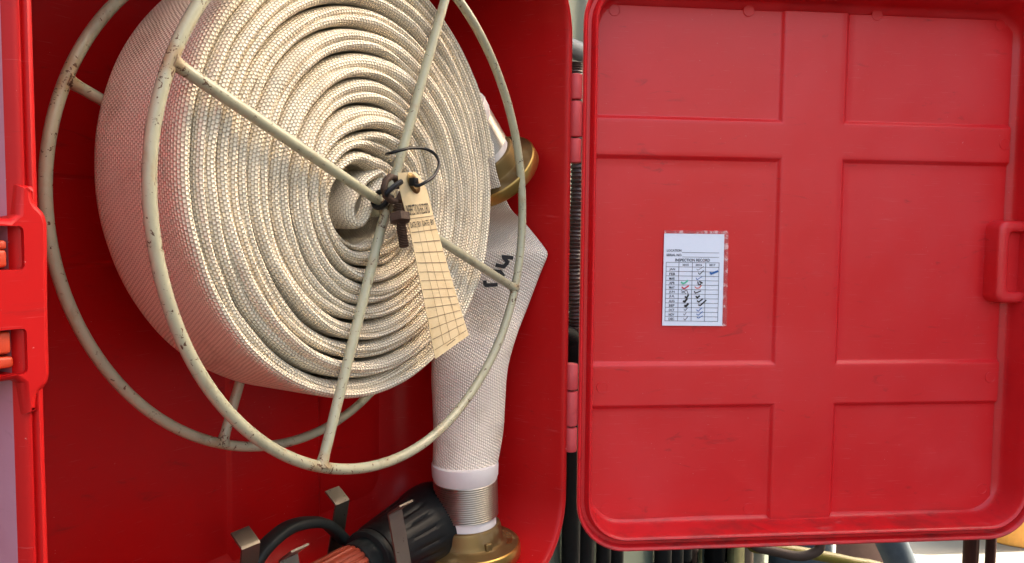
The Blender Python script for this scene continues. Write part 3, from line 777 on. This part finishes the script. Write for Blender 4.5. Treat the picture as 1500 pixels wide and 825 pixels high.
# bail handle: a bent flat bar arching behind the grip
hc = [on_y(px, py, NY+.034) for px, py in ((505, 792), (480, 769), (455, 765), (425, 772), (400, 790), (380, 812), (366, 838), (358, 868))]
hc = smoothpath(hc, 6); rings = []
for (t_, n_, b_), p in zip(frames(hc, False, V((0, 1, 0))), hc):
    rings.append([p+n_*(.0085*math.copysign(abs(math.cos(a))**.6, math.cos(a)))+b_*(.0050*math.copysign(abs(math.sin(a))**.6, math.sin(a))) for a in [2*math.pi*k/14 for k in range(14)]])
loft(rings, cap0=True, cap1=True).obj('bail_handle', 'handle', noz, 50)
# clips screwed to the cabinet floor: two springy prongs with flared lips each
def clip(xc, rad, tops, hw):
    # profile in (y, z) through the two lip tips, given as (y, z) pairs
    (yb, zb), (yf_, zf) = tops
    zc = NZ; fl = Z0+.0085
    half = [(0, fl), (.55*rad, fl), (.9*rad, fl+.004), (1.06*rad, zc-.6*rad), (1.10*rad, zc), (1.0*rad, zc+.45*rad)]
    pb_ = [(NY+a, b) for a, b in half]+[(yb-.001, zb-.011), (yb+.001, zb-.009), (yb+.013, zb)]
    pf_ = [(NY-a, b) for a, b in half]+[(yf_+.001, zf-.011), (yf_-.001, zf-.009), (yf_-.013, zf)]
    pr = pb_[::-1]+pf_[1:]
    m = MB(); P = [V((0, a, b)) for a, b in pr]; rings = []
    P2 = []
    for a, b in zip(P[:-1], P[1:]):
        for s in range(3): P2.append(a.lerp(b, s/3))
    P2.append(P[-1])
    fr = frames(P2, False, V((1, 0, 0)))
    for (t_, n_, b_), p in zip(fr, P2):
        rings.append([V((xc, p.y, p.z))+V((hw*i, 0, 0))+b_*(.0009*j) for i, j in ((1, 1), (-1, 1), (-1, -1), (1, -1))])
    loft(rings, m, cap0=True, cap1=True); m.obj('spring_clip', 'clip', cab, 30)
b1 = on_y(503, 716, NY+.040); f1 = on_y(577, 738, NY-.038)
clip((b1.x+f1.x)/2, .041, ((NY+.036, b1.z), (NY-.034, f1.z)), .0095)
b2 = on_y(362, 776, NY+.034); f2 = on_y(428, 803, NY-.030)
clip((b2.x+f2.x)/2, .030, ((NY+.026, b2.z), (NY-.022, f2.z)), .0095)

# ================================================================== BACKGROUND beside and below the door
def rope(name, pts, r, mat, label, cat='hose', group=None, seg=10, sub=8):
    o = tube(smoothpath(pts, sub), r, seg).obj(name, mat); return tag(o, label, cat, group)
HY = WALL_Y-.02
def hang(px, r, label, mat='black', lean=0, y=None, ztop=1.35, grp='black hoses hanging on the wall'):
    yy = WALL_Y-r-.004 if y is None else y
    p = on_y(px, 812, yy); q = [V((p.x+lean*(p.z-z)/.5, yy, z)) for z in (ztop, 1.1, p.z, .6, .3, .02)]
    rope('rubber_hose', q, r, mat, label, 'hose', grp)
big = 'thick black hose hanging on the wall beside the cabinet'
hang(836, .018, big, y=.262, grp=None)
hang(856, .019, 'thick dark hose hanging beside the hinge gap below the door corner', y=.262, lean=-.03, grp=None)
hang(884, .016, 'thin black hose of the pair on bare wall, on the cabinet side', grp='pair of thin black hoses')
hang(903, .016, 'thin black hose of the pair on bare wall, on the bundle side', grp='pair of thin black hoses')
hang(971, .022, 'thickest hose of the black bundle, beside the bare wall', grp='bundle of black hoses')
hang(990, .020, 'middle hose of the hanging black bundle', grp='bundle of black hoses')
hang(1004, .018, 'slimmest hose of the black bundle, touching the dark brown hose', grp='bundle of black hoses')
hang(1015, .014, 'dark brown hose hanging at the edge of the black bundle', 'brown', grp=None)
hang(1026, .006, 'thin pale cord hanging beside the black hoses', 'rag', grp=None)
hang(1049, .032, 'very thick black hose next to the thin pale cord', grp='two thick black hoses by the rag')
hang(1064, .024, 'thick black hose hanging right beside the mottled rag', grp='two thick black hoses by the rag')
p = on_y(1078, 815, .22)
m = MB(); rings = []
for i in range(12):
    z = p.z+.25-.045*i
    rings.append([V((p.x+.05*math.cos(a)*(1+.4*noise.noise(V((i*.4, math.cos(a), math.sin(a))))), p.y+.025*math.sin(a), z)) for a in [2*math.pi*k/20 for k in range(20)]])
loft(rings, m, cap0=True, cap1=True); tag(m.obj('rag', 'rag'), 'mottled yellow green rag hanging beside the brown hose', 'rag')
p = on_y(1092, 815, .20); rope('rubber_hose', [V((p.x, .2, 1.2)), V((p.x, .2, p.z)), V((p.x+.03, .2, .4)), V((p.x+.05, .2, .025))], .024, plain('tan_hose', (.11, .08, .055), .7), 'tan upright hose between the rag and the yellow hose')
YD = 2.25
rope('yellow_hose', [at_d(1101, 770, YD), at_d(1102, 800, YD), at_d(1135, 803, YD), at_d(1190, 812, YD+.03), at_d(1245, 823, YD+.06), at_d(1300, 838, YD+.1), at_d(1340, 900, YD+.1)], .017, 'yellow', 'yellow hose sagging away below the door')
rope('brown_hose', [at_d(1098, 770, YD-.1), at_d(1103, 798, YD-.1), at_d(1135, 808, YD-.1), at_d(1172, 815, YD-.1), at_d(1196, 808, YD-.1), at_d(1202, 795, YD-.1), at_d(1195, 775, YD-.1)], .0135, 'brown', 'brown hose looped in front of the yellow hose')
p = at_d(1172, 815, 2.9); m = MB()
lathe([(.11, 0), (.115, .01), (.115, .60), (.10, .66), (.04, .70)], V((p.x, p.y, 0)), (0, 0, 1), 28, m); tag(m.obj('gas_bottle', 'bluepipe'), 'blue grey bottle standing behind the brown hose loop', 'bottle')
# faded brown board leaning by the wall
a_, b_ = at_d(1224, 815, 3.0), at_d(1296, 815, 3.05); m = MB(); d_ = (b_-a_); d_.z = 0
bbox(m, V((a_.x, a_.y, .0)), d_, ray(1260, 400).cross(V((0, 0, 1))).cross(V((0, 0, 1))).normalized()*-.02, V((0, 0, 1.0)), .003)
tag(m.obj('board', 'pinkbrown'), 'faded brown board standing upright beside the slanting pipe', 'board')
rope('slanting_pipe', [at_d(1270, 720, 2.75), at_d(1308, 800, 2.8), at_d(1330, 850, 2.85), at_d(1395, 1000, 2.9)], .055, 'bluepipe', 'slanting blue grey pipe beside the brown board', 'pipe', None, 20)
GR = 3.4
p = at_d(1368, 815, 3.9); m = MB(); bbox(m, V((p.x, p.y-.07, 0)), V((.12, 0, 0)), V((0, .14, 0)), V((0, 0, .95)), .006)
tag(m.obj('post', 'bluepipe'), 'grey square post beside the bright gap', 'post')
for px, r_, lb in ((1422, .030, 'thick dark red post between bright gap and orange drum'), (1451, .020, 'thin dark red post in front of the orange drum')):
    p = at_d(px, 810, 3.2); m = MB(); lathe([(r_, 0), (r_, .98), (r_*.8, 1.0)], V((p.x, p.y, 0)), (0, 0, 1), 16, m); tag(m.obj('post', 'darkred'), lb, 'post')
p = at_d(1480, 815, 3.9); m = MB()
lathe([(.24, 0), (.25, .01), (.25, .25), (.258, .26), (.258, .27), (.25, .28), (.25, .42), (.24, .44), (.05, .44)], V((p.x, p.y, 0)), (0, 0, 1), 40, m); tag(m.obj('drum', 'orange'), 'sunlit orange drum behind the dark red posts', 'drum')
# pipe, conduit and dark bag seen in the gap between cabinet and door
yp = WALL_Y-.03
p = on_y(840, 72, yp); rope('wall_pipe', [V((p.x-.35, yp, p.z)), V((p.x-.1, yp, p.z)), V((p.x+.05, yp, p.z+.003)), V((p.x+.11, yp, p.z+.03)), V((p.x+.13, yp, p.z+.10)), V((p.x+.13, yp, p.z+.5))], .017, 'bluepipe', 'blue grey pipe with a bend on the wall behind the hinges', 'pipe', None, 18)
yc = WALL_Y-.035
cp = smoothpath([on_y(px, py, yc) for px, py in ((842, 92), (843, 150), (848, 250), (845, 330), (842, 400), (845, 470), (850, 520))], 40)
tube(cp, lambda t: .0145+.0016*math.sin(t*2*math.pi*75), 12).obj('corrugated_conduit', 'corr')
tag(bpy.data.objects['corrugated_conduit'], 'dark corrugated conduit running down the wall behind the hinge gap', 'conduit')
p = on_y(846, 520, .245); m = MB()
lathe([(.01, -.02), (.05, -.015), (.075, .0), (.08, .03), (.08, .06)], V((p.x, .255, p.z)), (0, -.0001, -1), 24, m) if 0 else None
rope('black_bag', [V((p.x-.03, .262, p.z+.045)), V((p.x+.01, .258, p.z+.02)), V((p.x+.03, .256, p.z-.08)), V((p.x+.03, .256, p.z-.2))], lambda t: .012+.012*min(1, t*3), 'black', 'bulky black wrapped bundle hanging low behind the lower hinge', 'bundle', None, 16)

for o in bpy.data.objects:
    if '_o' in o: del o['_o']
